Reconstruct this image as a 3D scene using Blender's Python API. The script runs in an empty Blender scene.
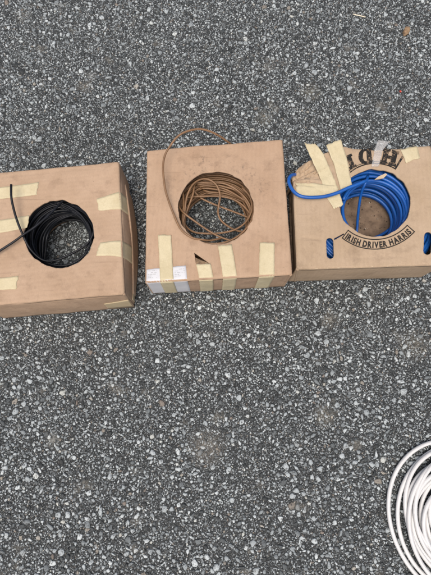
import bpy, math, random
import numpy as np
from mathutils import Vector, Matrix, noise, geometry
from mathutils.bvhtree import BVHTree

scene = bpy.context.scene
COL = scene.collection
random.seed(7)
rng = np.random.default_rng(11)

# ------------------------------------------------------------------ camera
CAM_H = 0.68
TILT = math.radians(13.0)
FPX = 432.0                       # focal length in pixels of the 431 x 575 photograph
cam_data = bpy.data.cameras.new("camera")
cam = bpy.data.objects.new("camera", cam_data)
COL.objects.link(cam)
cam.location = (0, 0, CAM_H)
cam.rotation_euler = (TILT, 0, 0)
cam_data.sensor_fit = 'VERTICAL'
cam_data.sensor_height = 36.0
cam_data.lens = 36.0 * FPX / 575.0
cam_data.clip_start = 0.01
cam_data.clip_end = 200.0
scene.camera = cam

# ------------------------------------------------------------------ daylight
SUN_EL, SUN_AZ = math.radians(71), math.radians(-160)     # azimuth measured from +y, negative to the left
world = bpy.data.worlds.new("World")
scene.world = world
world.use_nodes = True
wn = world.node_tree
bg = wn.nodes["Background"]
sky = wn.nodes.new("ShaderNodeTexSky")
sky.sky_type = 'NISHITA'
sky.sun_disc = False
sky.sun_elevation = SUN_EL
sky.sun_rotation = SUN_AZ
sky.air_density = 0.9
sky.dust_density = 8.0
sky.ozone_density = 1.0
wn.links.new(sky.outputs[0], bg.inputs[0])
bg.inputs[1].default_value = 0.14
sun_data = bpy.data.lights.new("sun", 'SUN')
sun_data.energy = 1.35
sun_data.angle = math.radians(38)
sun_data.color = (1.0, 0.965, 0.92)
sun = bpy.data.objects.new("sun", sun_data)
COL.objects.link(sun)
sdir = Vector((math.sin(SUN_AZ) * math.cos(SUN_EL), math.cos(SUN_AZ) * math.cos(SUN_EL), math.sin(SUN_EL)))
sun.rotation_euler = (-sdir).to_track_quat('-Z', 'Y').to_euler()
sun.location = sdir * 3
scene.view_settings.view_transform = 'Standard'
scene.view_settings.look = 'None'
scene.view_settings.exposure = 0.06
scene.view_settings.gamma = 1.0
scene.view_settings.use_curve_mapping = False


# ------------------------------------------------------------------ helpers
def P(px, py, z=0.0):
    """photograph pixel -> world point on the horizontal plane at height z"""
    d = Vector(((px - 215.5) / FPX, (287.5 - py) / FPX, -1.0))
    d.rotate(Matrix.Rotation(TILT, 3, 'X'))
    t = (z - CAM_H) / d.z
    return Vector((0, 0, CAM_H)) + d * t


def tag(o, label=None, cat=None, group=None, kind=None):
    if label: o["label"] = label
    if cat: o["category"] = cat
    if group: o["group"] = group
    if kind: o["kind"] = kind
    return o


def empty(name, loc):
    o = bpy.data.objects.new(name, None)
    o.empty_display_size = 0.03
    o.location = loc
    COL.objects.link(o)
    return o


def mesh_obj(name, verts, faces, mat, parent=None, smooth=True, root=None):
    """verts are world points; stored relative to the thing's base"""
    off = Vector((0, 0, 0))
    if root is not None:
        off = root
    elif parent is not None:
        p = parent
        while p is not None:
            off = off + p.location
            p = p.parent
    me = bpy.data.meshes.new(name)
    me.from_pydata([tuple(Vector(v) - off) for v in verts], [], faces)
    me.update()
    if smooth:
        me.polygons.foreach_set("use_smooth", [True] * len(me.polygons))
    if mat: me.materials.append(mat)
    o = bpy.data.objects.new(name, me)
    COL.objects.link(o)
    if root is not None:
        o.location = root
    if parent is not None:
        o.parent = parent
    return o


def in_poly(x, y, poly):
    c = False
    n = len(poly)
    j = n - 1
    for i in range(n):
        xi, yi = poly[i]; xj, yj = poly[j]
        if (yi > y) != (yj > y) and x < (xj - xi) * (y - yi) / (yj - yi) + xi:
            c = not c
        j = i
    return c


def catmull(pts, step):
    pts = [Vector(p) for p in pts]
    ext = [pts[0] * 2 - pts[1]] + pts + [pts[-1] * 2 - pts[-2]]
    out = []
    for i in range(1, len(ext) - 2):
        p0, p1, p2, p3 = ext[i - 1], ext[i], ext[i + 1], ext[i + 2]
        n = max(2, int((p2 - p1).length / step))
        for k in range(n):
            t = k / n
            out.append(0.5 * ((2 * p1) + (p2 - p0) * t + (2 * p0 - 5 * p1 + 4 * p2 - p3) * t * t + (3 * p1 - p0 - 3 * p2 + p3) * t ** 3))
    out.append(pts[-1])
    return out


class Tubes:
    def __init__(self): self.v = []; self.f = []

    def add(self, path, r, sides=8):
        pts = np.array([tuple(p) for p in path])
        n = len(pts)
        tan = np.gradient(pts, axis=0)
        tan /= np.linalg.norm(tan, axis=1)[:, None] + 1e-12
        up = np.array([0, 0, 1.0])
        if abs(tan[0] @ up) > 0.9: up = np.array([1.0, 0, 0])
        nrm = np.zeros_like(pts)
        a = up - tan[0] * (up @ tan[0]); a /= np.linalg.norm(a)
        for i in range(n):
            a = a - tan[i] * (a @ tan[i]); a /= np.linalg.norm(a) + 1e-12
            nrm[i] = a
        bi = np.cross(tan, nrm)
        base = len(self.v)
        ang = np.linspace(0, 2 * math.pi, sides, endpoint=False)
        rr = np.full(n, r)
        ring = pts[:, None, :] + rr[:, None, None] * (np.cos(ang)[None, :, None] * nrm[:, None, :] + np.sin(ang)[None, :, None] * bi[:, None, :])
        self.v.extend(map(tuple, ring.reshape(-1, 3)))
        for i in range(n - 1):
            for k in range(sides):
                k2 = (k + 1) % sides
                self.f.append((base + i * sides + k, base + i * sides + k2, base + (i + 1) * sides + k2, base + (i + 1) * sides + k))
        self.f.append(tuple(base + k for k in reversed(range(sides))))
        self.f.append(tuple(base + (n - 1) * sides + k for k in range(sides)))


# ------------------------------------------------------------------ materials
class NT:
    def __init__(self, name):
        self.m = bpy.data.materials.new(name)
        self.m.use_nodes = True
        self.t = self.m.node_tree
        self.b = self.t.nodes["Principled BSDF"]

    def n(self, typ, **kw):
        nd = self.t.nodes.new(typ)
        for k, v in kw.items():
            if k.startswith("i_"):
                nd.inputs[int(k[2:])].default_value = v
            else:
                setattr(nd, k, v)
        return nd

    def l(self, a, b): self.t.links.new(a, b)

    def noise(self, vec, scale, detail=4, rough=0.55):
        nd = self.n("ShaderNodeTexNoise")
        nd.inputs["Scale"].default_value = scale
        nd.inputs["Detail"].default_value = detail
        nd.inputs["Roughness"].default_value = rough
        if vec is not None: self.l(vec, nd.inputs["Vector"])
        return nd.outputs["Fac"]

    def ramp(self, fac, stops, interp='LINEAR'):
        nd = self.n("ShaderNodeValToRGB")
        nd.color_ramp.interpolation = interp
        el = nd.color_ramp.elements
        while len(el) < len(stops): el.new(0.5)
        for e, (p, c) in zip(el, stops):
            e.position = p
            e.color = (c, c, c, 1) if not isinstance(c, tuple) else (*c, 1)
        self.l(fac, nd.inputs[0])
        return nd.outputs[0]

    def mix(self, fac, a, b, mode='MIX'):
        nd = self.n("ShaderNodeMix", data_type='RGBA', blend_type=mode)
        for s, val in ((0, fac), (6, a), (7, b)):
            if isinstance(val, (int, float)):
                nd.inputs[s].default_value = val
            elif isinstance(val, tuple):
                nd.inputs[s].default_value = (*val, 1)
            else:
                self.l(val, nd.inputs[s])
        return nd.outputs[2]

    def math(self, op, a, b=None):
        nd = self.n("ShaderNodeMath", operation=op)
        for s, val in ((0, a), (1, b)):
            if val is None: continue
            if isinstance(val, (int, float)): nd.inputs[s].default_value = val
            else: self.l(val, nd.inputs[s])
        return nd.outputs[0]

    def mapping(self, vec, scale=(1, 1, 1), rot=(0, 0, 0), loc=(0, 0, 0)):
        nd = self.n("ShaderNodeMapping")
        nd.inputs["Scale"].default_value = scale
        nd.inputs["Rotation"].default_value = rot
        nd.inputs["Location"].default_value = loc
        self.l(vec, nd.inputs["Vector"])
        return nd.outputs[0]

    def bump(self, h, strength, dist, prev=None):
        nd = self.n("ShaderNodeBump")
        nd.inputs["Strength"].default_value = strength
        nd.inputs["Distance"].default_value = dist
        self.l(h, nd.inputs["Height"])
        if prev is not None: self.l(prev, nd.inputs["Normal"])
        return nd.outputs[0]


def set_spec(b, rough, spec=0.5):
    b.inputs["Roughness"].default_value = rough
    b.inputs["Specular IOR Level"].default_value = spec


def cardboard_mat(name, ca, cb, dark, rot=0.0, seed=0.0, scuff=None):
    t = NT(name)
    obj = t.n("ShaderNodeTexCoord").outputs["Object"]
    v = t.mapping(obj, loc=(seed, seed * 0.7, 0))
    big = t.noise(v, 18, 7, 0.68)
    col = t.mix(t.ramp(big, [(0.3, 0.0), (0.7, 1.0)]), ca, cb)
    fib = t.noise(t.mapping(v, scale=(900, 330, 500), rot=(0, 0, rot)), 1.0, 3, 0.6)
    col = t.mix(t.ramp(fib, [(0.25, 0.55), (0.75, 0.0)]), col, dark, 'MIX') if False else t.mix(0.55, col, t.mix(1.0, col, t.ramp(fib, [(0.2, 0.84), (0.8, 1.10)]), 'MULTIPLY'))
    # faint flute lines
    w = t.n("ShaderNodeTexWave", wave_type='BANDS', bands_direction='X')
    w.inputs["Scale"].default_value = 46.0
    w.inputs["Distortion"].default_value = 0.6
    w.inputs["Detail"].default_value = 1.0
    t.l(t.mapping(v, rot=(0, 0, rot)), w.inputs["Vector"])
    col = t.mix(0.09, col, t.mix(1.0, col, t.ramp(w.outputs["Fac"], [(0.0, 0.75), (1.0, 1.1)]), 'MULTIPLY'))
    # grubby blotches and dark specks
    dirt = t.ramp(t.noise(v, 38, 7, 0.72), [(0.52, 0.0), (0.76, 0.5)])
    col = t.mix(dirt, col, dark)
    speck = t.ramp(t.noise(v, 420, 2, 0.5), [(0.72, 0.0), (0.78, 0.7)])
    col = t.mix(speck, col, dark)
    scr = t.ramp(t.noise(t.mapping(v, scale=(12, 260, 60), rot=(0, 0, 0.5)), 1.0, 4, 0.6), [(0.64, 0.0), (0.74, 0.3)])
    col = t.mix(scr, col, dark)
    if scuff:
        (cx, cy, r0, r1) = scuff
        d = t.n("ShaderNodeVectorMath", operation='DISTANCE')
        t.l(t.mapping(obj, scale=(1, 1, 0)), d.inputs[0])
        d.inputs[1].default_value = (cx, cy, 0)
        ringv = t.ramp(t.math('DIVIDE', d.outputs["Value"], 0.1), [(r0 / 0.1 - 0.12, 0.0), (r0 / 0.1, 1.0), (r1 / 0.1, 1.0), (r1 / 0.1 + 0.1, 0.0)])
        sep = t.n("ShaderNodeSeparateXYZ"); t.l(obj, sep.inputs[0])
        upper = t.ramp(t.math('ADD', t.math('MULTIPLY', sep.outputs[1], 8.0), 0.5), [(0.55, 0.0), (0.75, 1.0)])
        grain = t.ramp(t.noise(v, 160, 6, 0.75), [(0.5, 0.0), (0.66, 0.75)])
        patch = t.ramp(t.noise(v, 22, 3, 0.6), [(0.42, 0.15), (0.62, 1.0)])
        col = t.mix(t.math('MULTIPLY', t.math('MULTIPLY', ringv, upper), t.math('MULTIPLY', grain, patch)), col, (0.06, 0.05, 0.045))
    t.l(col, t.b.inputs["Base Color"])
    set_spec(t.b, 0.78, 0.25)
    nb = t.bump(w.outputs["Fac"], 0.10, 0.0006)
    nb = t.bump(t.noise(v, 60, 4, 0.6), 0.5, 0.002, nb)
    nb = t.bump(fib, 0.2, 0.0003, nb)
    t.l(nb, t.b.inputs["Normal"])
    return t.m


def simple_mat(name, col, rough, spec=0.5, var=None, vscale=60, bump=None, coat=0.0):
    t = NT(name)
    obj = t.n("ShaderNodeTexCoord").outputs["Object"]
    if var:
        f = t.ramp(t.noise(obj, vscale, 5, 0.6), [(0.3, 0.0), (0.72, 1.0)])
        t.l(t.mix(f, col, var), t.b.inputs["Base Color"])
    else:
        t.b.inputs["Base Color"].default_value = (*col, 1)
    set_spec(t.b, rough, spec)
    if bump:
        s, st, d = bump
        t.l(t.bump(t.noise(obj, s, 4, 0.6), st, d), t.b.inputs["Normal"])
    return t.m


def tape_mat():
    t = NT("masking_tape_paper")
    obj = t.n("ShaderNodeTexCoord").outputs["Object"]
    col = t.mix(t.ramp(t.noise(obj, 45, 5, 0.6), [(0.3, 0.0), (0.7, 1.0)]), (0.52, 0.45, 0.285), (0.59, 0.52, 0.345))
    cre = t.noise(t.mapping(obj, scale=(500, 500, 500)), 1.0, 4, 0.65)
    col = t.mix(0.5, col, t.mix(1.0, col, t.ramp(cre, [(0.25, 0.8), (0.75, 1.1)]), 'MULTIPLY'))
    col = t.mix(t.ramp(t.noise(obj, 70, 6, 0.7), [(0.52, 0.0), (0.75, 0.45)]), col, (0.40, 0.31, 0.17))
    t.l(col, t.b.inputs["Base Color"])
    set_spec(t.b, 0.6, 0.3)
    nb = t.bump(cre, 0.3, 0.0004)
    nb = t.bump(t.noise(obj, 110, 3, 0.5), 0.3, 0.0012, nb)
    t.l(nb, t.b.inputs["Normal"])
    return t.m


def cable_mat(name, col, var, rough, dust=0.15, spec=0.45):
    t = NT(name)
    obj = t.n("ShaderNodeTexCoord").outputs["Object"]
    c = t.mix(t.ramp(t.noise(obj, 50, 4, 0.6), [(0.35, 0.0), (0.7, 1.0)]), col, var)
    c = t.mix(t.ramp(t.noise(obj, 240, 5, 0.7), [(0.58, 0.0), (0.8, dust)]), c, (0.30, 0.27, 0.23))
    t.l(c, t.b.inputs["Base Color"])
    set_spec(t.b, rough, spec)
    t.l(t.bump(t.noise(obj, 300, 3, 0.5), 0.15, 0.0004), t.b.inputs["Normal"])
    return t.m


STAINS = [(53, 441, 0.013, (0.50, 0.50, 0.45)), (207, 447, 0.034, (0.29, 0.265, 0.22)), (92, 76, 0.012, (0.36, 0.36, 0.33)), (311, 92, 0.024, (0.24, 0.225, 0.175)),
          (264, 118, 0.020, (0.22, 0.205, 0.16)), (330, 320, 0.018, (0.26, 0.235, 0.185)), (415, 345, 0.030, (0.22, 0.20, 0.155)), (325, 415, 0.022, (0.25, 0.23, 0.18)), (22, 16, 0.02, (0.22, 0.215, 0.19))]


def ground_stains(t, pos, col, pos0):
    dust = t.ramp(t.noise(pos, 24, 5, 0.65), [(0.60, 0.0), (0.72, 0.5)])
    col = t.mix(dust, col, (0.20, 0.19, 0.16))
    grain = t.ramp(t.noise(pos, 210, 7, 0.8), [(0.40, 0.0), (0.62, 1.0)])
    for (px, py, r, c) in STAINS:
        d = t.n("ShaderNodeVectorMath", operation='DISTANCE')
        t.l(pos0, d.inputs[0])
        p = P(px, py, 0)
        d.inputs[1].default_value = (p.x, p.y, 0)
        m = t.ramp(t.math('DIVIDE', d.outputs["Value"], r), [(0.1, 0.62), (1.0, 0.0)])
        col = t.mix(t.math('MULTIPLY', m, grain), col, c)
    return col


def asphalt_mat():
    t = NT("asphalt_binder")
    pos0 = t.n("ShaderNodeNewGeometry").outputs["Position"]
    pos = t.mapping(pos0, loc=(0.137, 0.071, 0.0413))
    base = t.mix(t.ramp(t.noise(pos, 9, 5, 0.6), [(0.3, 0.0), (0.7, 1.0)]), (0.010, 0.0125, 0.013), (0.021, 0.0245, 0.025))
    # away from the loose chips more of the set stones show
    dn = t.n("ShaderNodeVectorMath", operation='DISTANCE')
    t.l(pos0, dn.inputs[0]); dn.inputs[1].default_value = (0, 0.3, 0)
    far = t.ramp(t.math('MULTIPLY', dn.outputs["Value"], 0.5), [(0.35, 0.0), (0.62, 0.30)])
    height = None
    for sc, thr, lo, hi in ((1500, 0.36, 0.05, 0.40), (800, 0.38, 0.05, 0.42), (330, 0.30, 0.08, 0.44)):
        vo = t.n("ShaderNodeTexVoronoi", feature='F1', distance='EUCLIDEAN')
        vo.inputs["Scale"].default_value = sc
        vo.inputs["Randomness"].default_value = 1.0
        t.l(t.mapping(pos, loc=(sc * 0.01, 0.3, 0)), vo.inputs["Vector"])
        wn_ = t.n("ShaderNodeTexWhiteNoise", noise_dimensions='3D')
        t.l(vo.outputs["Color"], wn_.inputs["Vector"])
        mask = t.ramp(vo.outputs["Distance"], [(thr - 0.06, 1.0), (thr + 0.04, 0.0)])
        present = t.ramp(t.math('ADD', wn_.outputs["Value"], far), [(0.40, 0.0), (0.44, 1.0)])
        m = t.math('MULTIPLY', mask, present)
        shade = t.ramp(wn_.outputs["Value"], [(0.4, (lo, lo * 1.06, lo * 1.08)), (0.7, (0.12, 0.132, 0.136)), (0.92, (hi * 0.85, hi * 0.92, hi * 0.94)), (1.0, (hi * 0.8, hi * 0.68, hi * 0.52))])
        base = t.mix(m, base, shade)
        height = m if height is None else t.math('MAXIMUM', height, m)
    base = ground_stains(t, pos, base, pos0)
    t.l(base, t.b.inputs["Base Color"])
    set_spec(t.b, 0.72, 0.4)
    nb = t.bump(height, 0.6, 0.0012)
    nb = t.bump(t.noise(pos, 900, 4, 0.7), 0.7, 0.0012, nb)
    t.l(nb, t.b.inputs["Normal"])
    return t.m


def chip_mat():
    t = NT("stone_chips")
    g = t.n("ShaderNodeNewGeometry")
    rnd = g.outputs["Random Per Island"]
    pos0 = g.outputs["Position"]
    pos = t.mapping(pos0, loc=(0.137, 0.071, 0.0413))
    col = t.ramp(rnd, [(0.0, (0.026, 0.031, 0.032)), (0.10, (0.060, 0.070, 0.073)), (0.24, (0.150, 0.171, 0.178)),
                       (0.50, (0.275, 0.309, 0.319)), (0.80, (0.41, 0.455, 0.464)), (0.955, (0.53, 0.58, 0.585)),
                       (0.972, (0.48, 0.50, 0.46)), (0.984, (0.30, 0.28, 0.24)), (0.993, (0.21, 0.19, 0.16)), (1.0, (0.19, 0.16, 0.135))])
    mott = t.ramp(t.noise(pos, 700, 5, 0.7), [(0.25, 0.6), (0.75, 1.3)])
    col = t.mix(0.8, col, t.mix(1.0, col, mott, 'MULTIPLY'))
    # tar film clinging to some of the chips, and dusty patches
    tar = t.ramp(t.noise(pos, 330, 5, 0.75), [(0.54, 0.0), (0.60, 0.85)])
    col = t.mix(tar, col, (0.035, 0.035, 0.036))
    col = ground_stains(t, pos, col, pos0)
    t.l(col, t.b.inputs["Base Color"])
    set_spec(t.b, 0.62, 0.4)
    t.l(t.bump(t.noise(pos, 1400, 3, 0.6), 0.5, 0.0006), t.b.inputs["Normal"])
    return t.m


M = {}
M["asphalt"] = asphalt_mat()
M["chips"] = chip_mat()
M["tape"] = tape_mat()
M["tape_brown"] = simple_mat("aged_tape", (0.42, 0.33, 0.20), 0.55, 0.4, (0.50, 0.42, 0.27), 60, (300, 0.3, 0.0005))
M["paper"] = simple_mat("label_paper", (0.62, 0.63, 0.645), 0.7, 0.3, (0.56, 0.57, 0.59), 40, (120, 0.3, 0.0006))
_t = NT("black_print")
_o = _t.n("ShaderNodeTexCoord").outputs["Object"]
_t.l(_t.mix(_t.ramp(_t.noise(_o, 190, 7, 0.75), [(0.52, 0.0), (0.64, 0.85)]), (0.017, 0.016, 0.015), (0.30, 0.21, 0.135)), _t.b.inputs["Base Color"])
set_spec(_t.b, 0.75, 0.2)
M["ink"] = _t.m
M["ink_clean"] = simple_mat("fresh_print", (0.016, 0.015, 0.014), 0.75, 0.2, (0.04, 0.034, 0.028), 260)
M["ink_faint"] = simple_mat("faint_print", (0.30, 0.31, 0.33), 0.75, 0.2, (0.5, 0.5, 0.5), 300)
M["torn"] = simple_mat("torn_liner", (0.26, 0.18, 0.11), 0.9, 0.1, (0.10, 0.07, 0.05), 220, (400, 0.5, 0.001))
M["flake"] = simple_mat("pale_board_core", (0.50, 0.40, 0.28), 0.9, 0.1, (0.5, 0.4, 0.28), 200)
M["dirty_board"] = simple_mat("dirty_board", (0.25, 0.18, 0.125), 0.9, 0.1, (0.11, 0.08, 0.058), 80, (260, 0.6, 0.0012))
M["black"] = cable_mat("black_sheath", (0.006, 0.007, 0.009), (0.012, 0.014, 0.019), 0.4, 0.03, 0.28)
M["brown"] = cable_mat("brown_sheath", (0.18, 0.100, 0.048), (0.26, 0.150, 0.078), 0.45, 0.12)
M["blue"] = cable_mat("blue_sheath", (0.007, 0.080, 0.33), (0.010, 0.105, 0.40), 0.38, 0.08)
M["white"] = cable_mat("white_sheath", (0.60, 0.605, 0.60), (0.68, 0.68, 0.665), 0.4, 0.12)
M["rock"] = simple_mat("tan_pebble", (0.36, 0.25, 0.15), 0.9, 0.2, (0.20, 0.13, 0.08), 260, (300, 0.7, 0.002))
M["stick"] = simple_mat("bleached_wood", (0.72, 0.68, 0.55), 0.7, 0.2, (0.6, 0.55, 0.42), 300)
M["red"] = simple_mat("red_plastic", (0.5, 0.05, 0.03), 0.5, 0.4)

_t = NT("clear_film")
_t.b.inputs["Base Color"].default_value = (0.8, 0.8, 0.78, 1)
_t.b.inputs["Alpha"].default_value = 0.22
set_spec(_t.b, 0.25, 0.6)
_o = _t.n("ShaderNodeTexCoord").outputs["Object"]
_t.l(_t.bump(_t.noise(_o, 160, 4, 0.6), 0.8, 0.003), _t.b.inputs["Normal"])
M["film"] = _t.m

# ------------------------------------------------------------------ ground
g = 60.0
ground = mesh_obj("asphalt", [(-g, -g, 0), (g, -g, 0), (g, g, 0), (-g, g, 0)], [(0, 1, 2, 3)], M["asphalt"], smooth=False)
tag(ground, "dark grey coarse asphalt surface under the cardboard boxes", "asphalt", kind="structure")


def build_chips():
    X0, X1, Y0, Y1 = -1.15, 1.15, -0.80, 1.50
    cell = 0.0004
    W, H = int((X1 - X0) / cell), int((Y1 - Y0) / cell)
    occ = np.zeros((H, W), bool)
    V = []; F3 = []; F4 = []
    nv = 0
    verts_all = []; loops = []; starts = []; totals = []
    loop_n = 0
    def core(x, y):
        return -0.30 < y < 0.78 and abs(x) < 0.345 + 0.13 * max(0, (y + 0.26))
    # (radius min, max, attempts per m2, core only, sides)
    classes = ((0.0036, 0.0058, 5200, False, 7), (0.0024, 0.0038, 24000, False, 7), (0.0015, 0.0026, 66000, False, 6),
               (0.0010, 0.0016, 80000, False, 6), (0.0006, 0.0010, 60000, True, 5))
    area = (X1 - X0) * (Y1 - Y0)
    for (r0, r1, dens, only_core, sides) in classes:
        n = int(dens * area)
        xs = rng.uniform(X0 + 0.01, X1 - 0.01, n); ys = rng.uniform(Y0 + 0.01, Y1 - 0.01, n)
        rs = r0 + (r1 - r0) * rng.random(n) ** 1.7
        aspect = rng.uniform(0.42, 1.0, n); rot = rng.uniform(0, math.pi, n)
        masks = {}
        acc = rng.random(n); acc2 = rng.random(n)
        keep = []
        for i in range(n):
            x, y = xs[i], ys[i]
            if only_core and not core(x, y): continue
            out = max(abs(x) - 0.62, y - 0.92, -0.38 - y, 0.0) / 0.5
            if acc2[i] < out: continue
            if r0 > 0.002:          # coarser and denser towards the viewer, uneven everywhere
                near = min(1.0, max(0.0, (0.32 - y) / 0.42))
                pr = (0.50 + 0.50 * near) * (0.75 + 0.6 * noise.noise(Vector((x * 9, y * 9, 4))))
                if acc[i] > pr: continue
            k = max(1, int(round(rs[i] * (0.5 + 0.5 * aspect[i]) * 0.84 / cell)))
            ix, iy = int((x - X0) / cell), int((y - Y0) / cell)
            if occ[iy, ix]: continue
            if k not in masks:
                yy, xx = np.mgrid[-k:k + 1, -k:k + 1]
                masks[k] = (xx * xx + yy * yy) <= k * k
            sl = occ[iy - k:iy + k + 1, ix - k:ix + k + 1]
            if sl.shape != masks[k].shape: continue
            if (sl & masks[k]).any(): continue
            sl |= masks[k]
            keep.append(i)
        keep = np.array(keep)
        m = len(keep)
        x = xs[keep]; y = ys[keep]; r = rs[keep]; a = aspect[keep]; ro = rot[keep]
        ang = (np.arange(sides) / sides * 2 * math.pi)[None, :] + rng.uniform(-0.38, 0.38, (m, sides)) * (6.0 / sides)
        rad = r[:, None] * rng.uniform(0.62, 1.15, (m, sides))
        ex = np.cos(ang) * rad; ey = np.sin(ang) * rad * a[:, None]
        cx = ex * np.cos(ro)[:, None] - ey * np.sin(ro)[:, None]
        cy = ex * np.sin(ro)[:, None] + ey * np.cos(ro)[:, None]
        h = np.minimum(r * rng.uniform(0.18, 0.65, m), 0.0019)
        tx = rng.normal(0, 0.16, m); ty = rng.normal(0, 0.16, m)
        rings = []
        for (s, hz) in ((1.03, -0.35), (0.97, 0.70), (0.80, 1.0)):
            jx = rng.uniform(0.92, 1.08, (m, sides)); 
            px = cx * s * jx; py = cy * s * jx
            z = h[:, None] * hz + ((tx[:, None] * px + ty[:, None] * py) if hz > 0 else 0.0)
            rings.append(np.stack([x[:, None] + px, y[:, None] + py, np.broadcast_to(z, px.shape)], -1))
        vs = np.concatenate(rings, 1)                     # m, 3*sides, 3
        verts_all.append(vs.reshape(-1, 3))
        tmpl = []; tt = []
        for ring in range(2):
            for k in range(sides):
                k2 = (k + 1) % sides
                tmpl += [ring * sides + k, ring * sides + k2, (ring + 1) * sides + k2, (ring + 1) * sides + k]
                tt.append(4)
        tmpl += [2 * sides + k for k in range(sides)]; tt.append(sides)
        tmpl = np.array(tmpl); tt = np.array(tt)
        L = (tmpl[None, :] + (nv + np.arange(m) * 3 * sides)[:, None]).reshape(-1)
        loops.append(L)
        totals.append(np.tile(tt, m))
        nv += m * 3 * sides
        print("chips", r0, m)
    verts = np.concatenate(verts_all); loops = np.concatenate(loops); totals = np.concatenate(totals)
    starts = np.concatenate([[0], np.cumsum(totals)[:-1]])
    me = bpy.data.meshes.new("asphalt_stone_chips")
    me.vertices.add(len(verts)); me.vertices.foreach_set("co", verts.astype(np.float32).ravel())
    me.loops.add(len(loops)); me.loops.foreach_set("vertex_index", loops.astype(np.int32))
    me.polygons.add(len(totals)); me.polygons.foreach_set("loop_start", starts.astype(np.int32))
    me.update(calc_edges=True)
    me.materials.append(M["chips"])
    o = bpy.data.objects.new("stone_chips", me)
    COL.objects.link(o)
    tag(o, "grey stone chips set in the dark asphalt", "stone chips", kind="stuff")


build_chips()

# ------------------------------------------------------------------ cardboard boxes
ZT = 0.080      # height of a box
ZB = 0.0035     # it stands on the tops of the chips
TH = 0.0032     # board thickness


class Box:
    pass


def resample(poly, step):
    out = []
    n = len(poly)
    for i in range(n):
        a = Vector(poly[i]); b = Vector(poly[(i + 1) % n])
        k = max(1, int((b - a).length / step))
        for j in range(k):
            out.append(a.lerp(b, j / k))
    return out


def round_corners(poly, r, seg=4):
    out = []
    n = len(poly)
    for i in range(n):
        p = Vector(poly[i]); a = Vector(poly[i - 1]); b = Vector(poly[(i + 1) % n])
        da = (a - p).normalized(); db = (b - p).normalized()
        rr = min(r, (a - p).length * 0.3, (b - p).length * 0.3)
        p0 = p + da * rr; p1 = p + db * rr
        for k in range(seg + 1):
            t = k / seg
            out.append((1 - t) ** 2 * p0 + 2 * t * (1 - t) * p + t * t * p1)
    return out


def panel_with_holes(name, outer, holes, zfun, thick, mat, parent, fold=0.0, grid=0.004):
    """flat board cut to the outer outline, with holes; outer/holes are lists of 2D points; outer counter-clockwise"""
    outer_d = resample([tuple(p) for p in outer], 0.003)
    cen = sum((Vector(p) for p in outer_d), Vector((0, 0))) / len(outer_d)
    loops2 = [outer_d] + [resample([tuple(p) for p in h], 0.0022) for h in holes]
    pts = []; edges = []
    rngs = []
    for lp in loops2:
        s = len(pts)
        pts += [Vector(p) for p in lp]
        n = len(lp)
        edges += [(s + i, s + (i + 1) % n) for i in range(n)]
        rngs.append((s, n))
    def inset(d):
        return [p + (cen - p).normalized() * d * 1.15 for p in outer_d]
    if fold > 0:
        for d in (0.25 * fold, 0.6 * fold, 1.05 * fold):
            pts += inset(d)
    op = [tuple(p) for p in outer_d]
    hp = [[tuple(p) for p in l] for l in loops2[1:]]
    small = inset(fold + 0.003)
    sp = [tuple(p) for p in small]
    xs = [p[0] for p in op]; ys = [p[1] for p in op]
    x = min(xs)
    while x < max(xs):
        y = min(ys)
        while y < max(ys):
            q = (x + random.uniform(-.0006, .0006), y + random.uniform(-.0006, .0006))
            if in_poly(q[0], q[1], sp) and not any(in_poly(q[0], q[1], h) for h in hp):
                pts.append(Vector(q))
            y += grid
        x += grid
    vco, ved, vfa, _, _, _ = geometry.delaunay_2d_cdt(pts, edges, [], 0, 1e-7)
    faces = []
    for f in vfa:
        c = sum((vco[i] for i in f), Vector((0, 0))) / len(f)
        if not in_poly(c.x, c.y, op) or any(in_poly(c.x, c.y, h) for h in hp): continue
        a, b, d = vco[f[0]], vco[f[1]], vco[f[2]]
        if (b - a).cross(d - a) < 0: f = list(reversed(f))
        faces.append(tuple(f))
    # distance to outline for the fold
    oa = np.array(op); ob = np.roll(oa, -1, axis=0)
    def dist(p):
        pa = np.array([p.x, p.y])
        ab = ob - oa
        t = np.clip(((pa - oa) * ab).sum(1) / ((ab * ab).sum(1) + 1e-15), 0, 1)
        q = oa + ab * t[:, None]
        return math.sqrt(((q - pa) ** 2).sum(1).min())
    top = []
    for p in vco:
        z = zfun(p.x, p.y)
        if fold > 0:
            d = dist(p)
            if d < fold:
                z -= fold - math.sqrt(max(0, fold * fold - (fold - d) ** 2))
        top.append(Vector((p.x, p.y, z)))
    n = len(top)
    verts = top + [Vector((p.x, p.y, p.z - thick)) for p in top]
    edge_count = {}
    for f in faces:
        for i in range(len(f)):
            a, b = f[i], f[(i + 1) % len(f)]
            edge_count[(a, b)] = edge_count.get((a, b), 0) + 1
    allf = list(faces) + [tuple(i + n for i in reversed(f)) for f in faces]
    for (a, b) in edge_count:
        if (b, a) not in edge_count:
            allf.append((a, a + n, b + n, b))
    o = mesh_obj(name, verts, allf, mat, parent)
    return o, verts, allf


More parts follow.
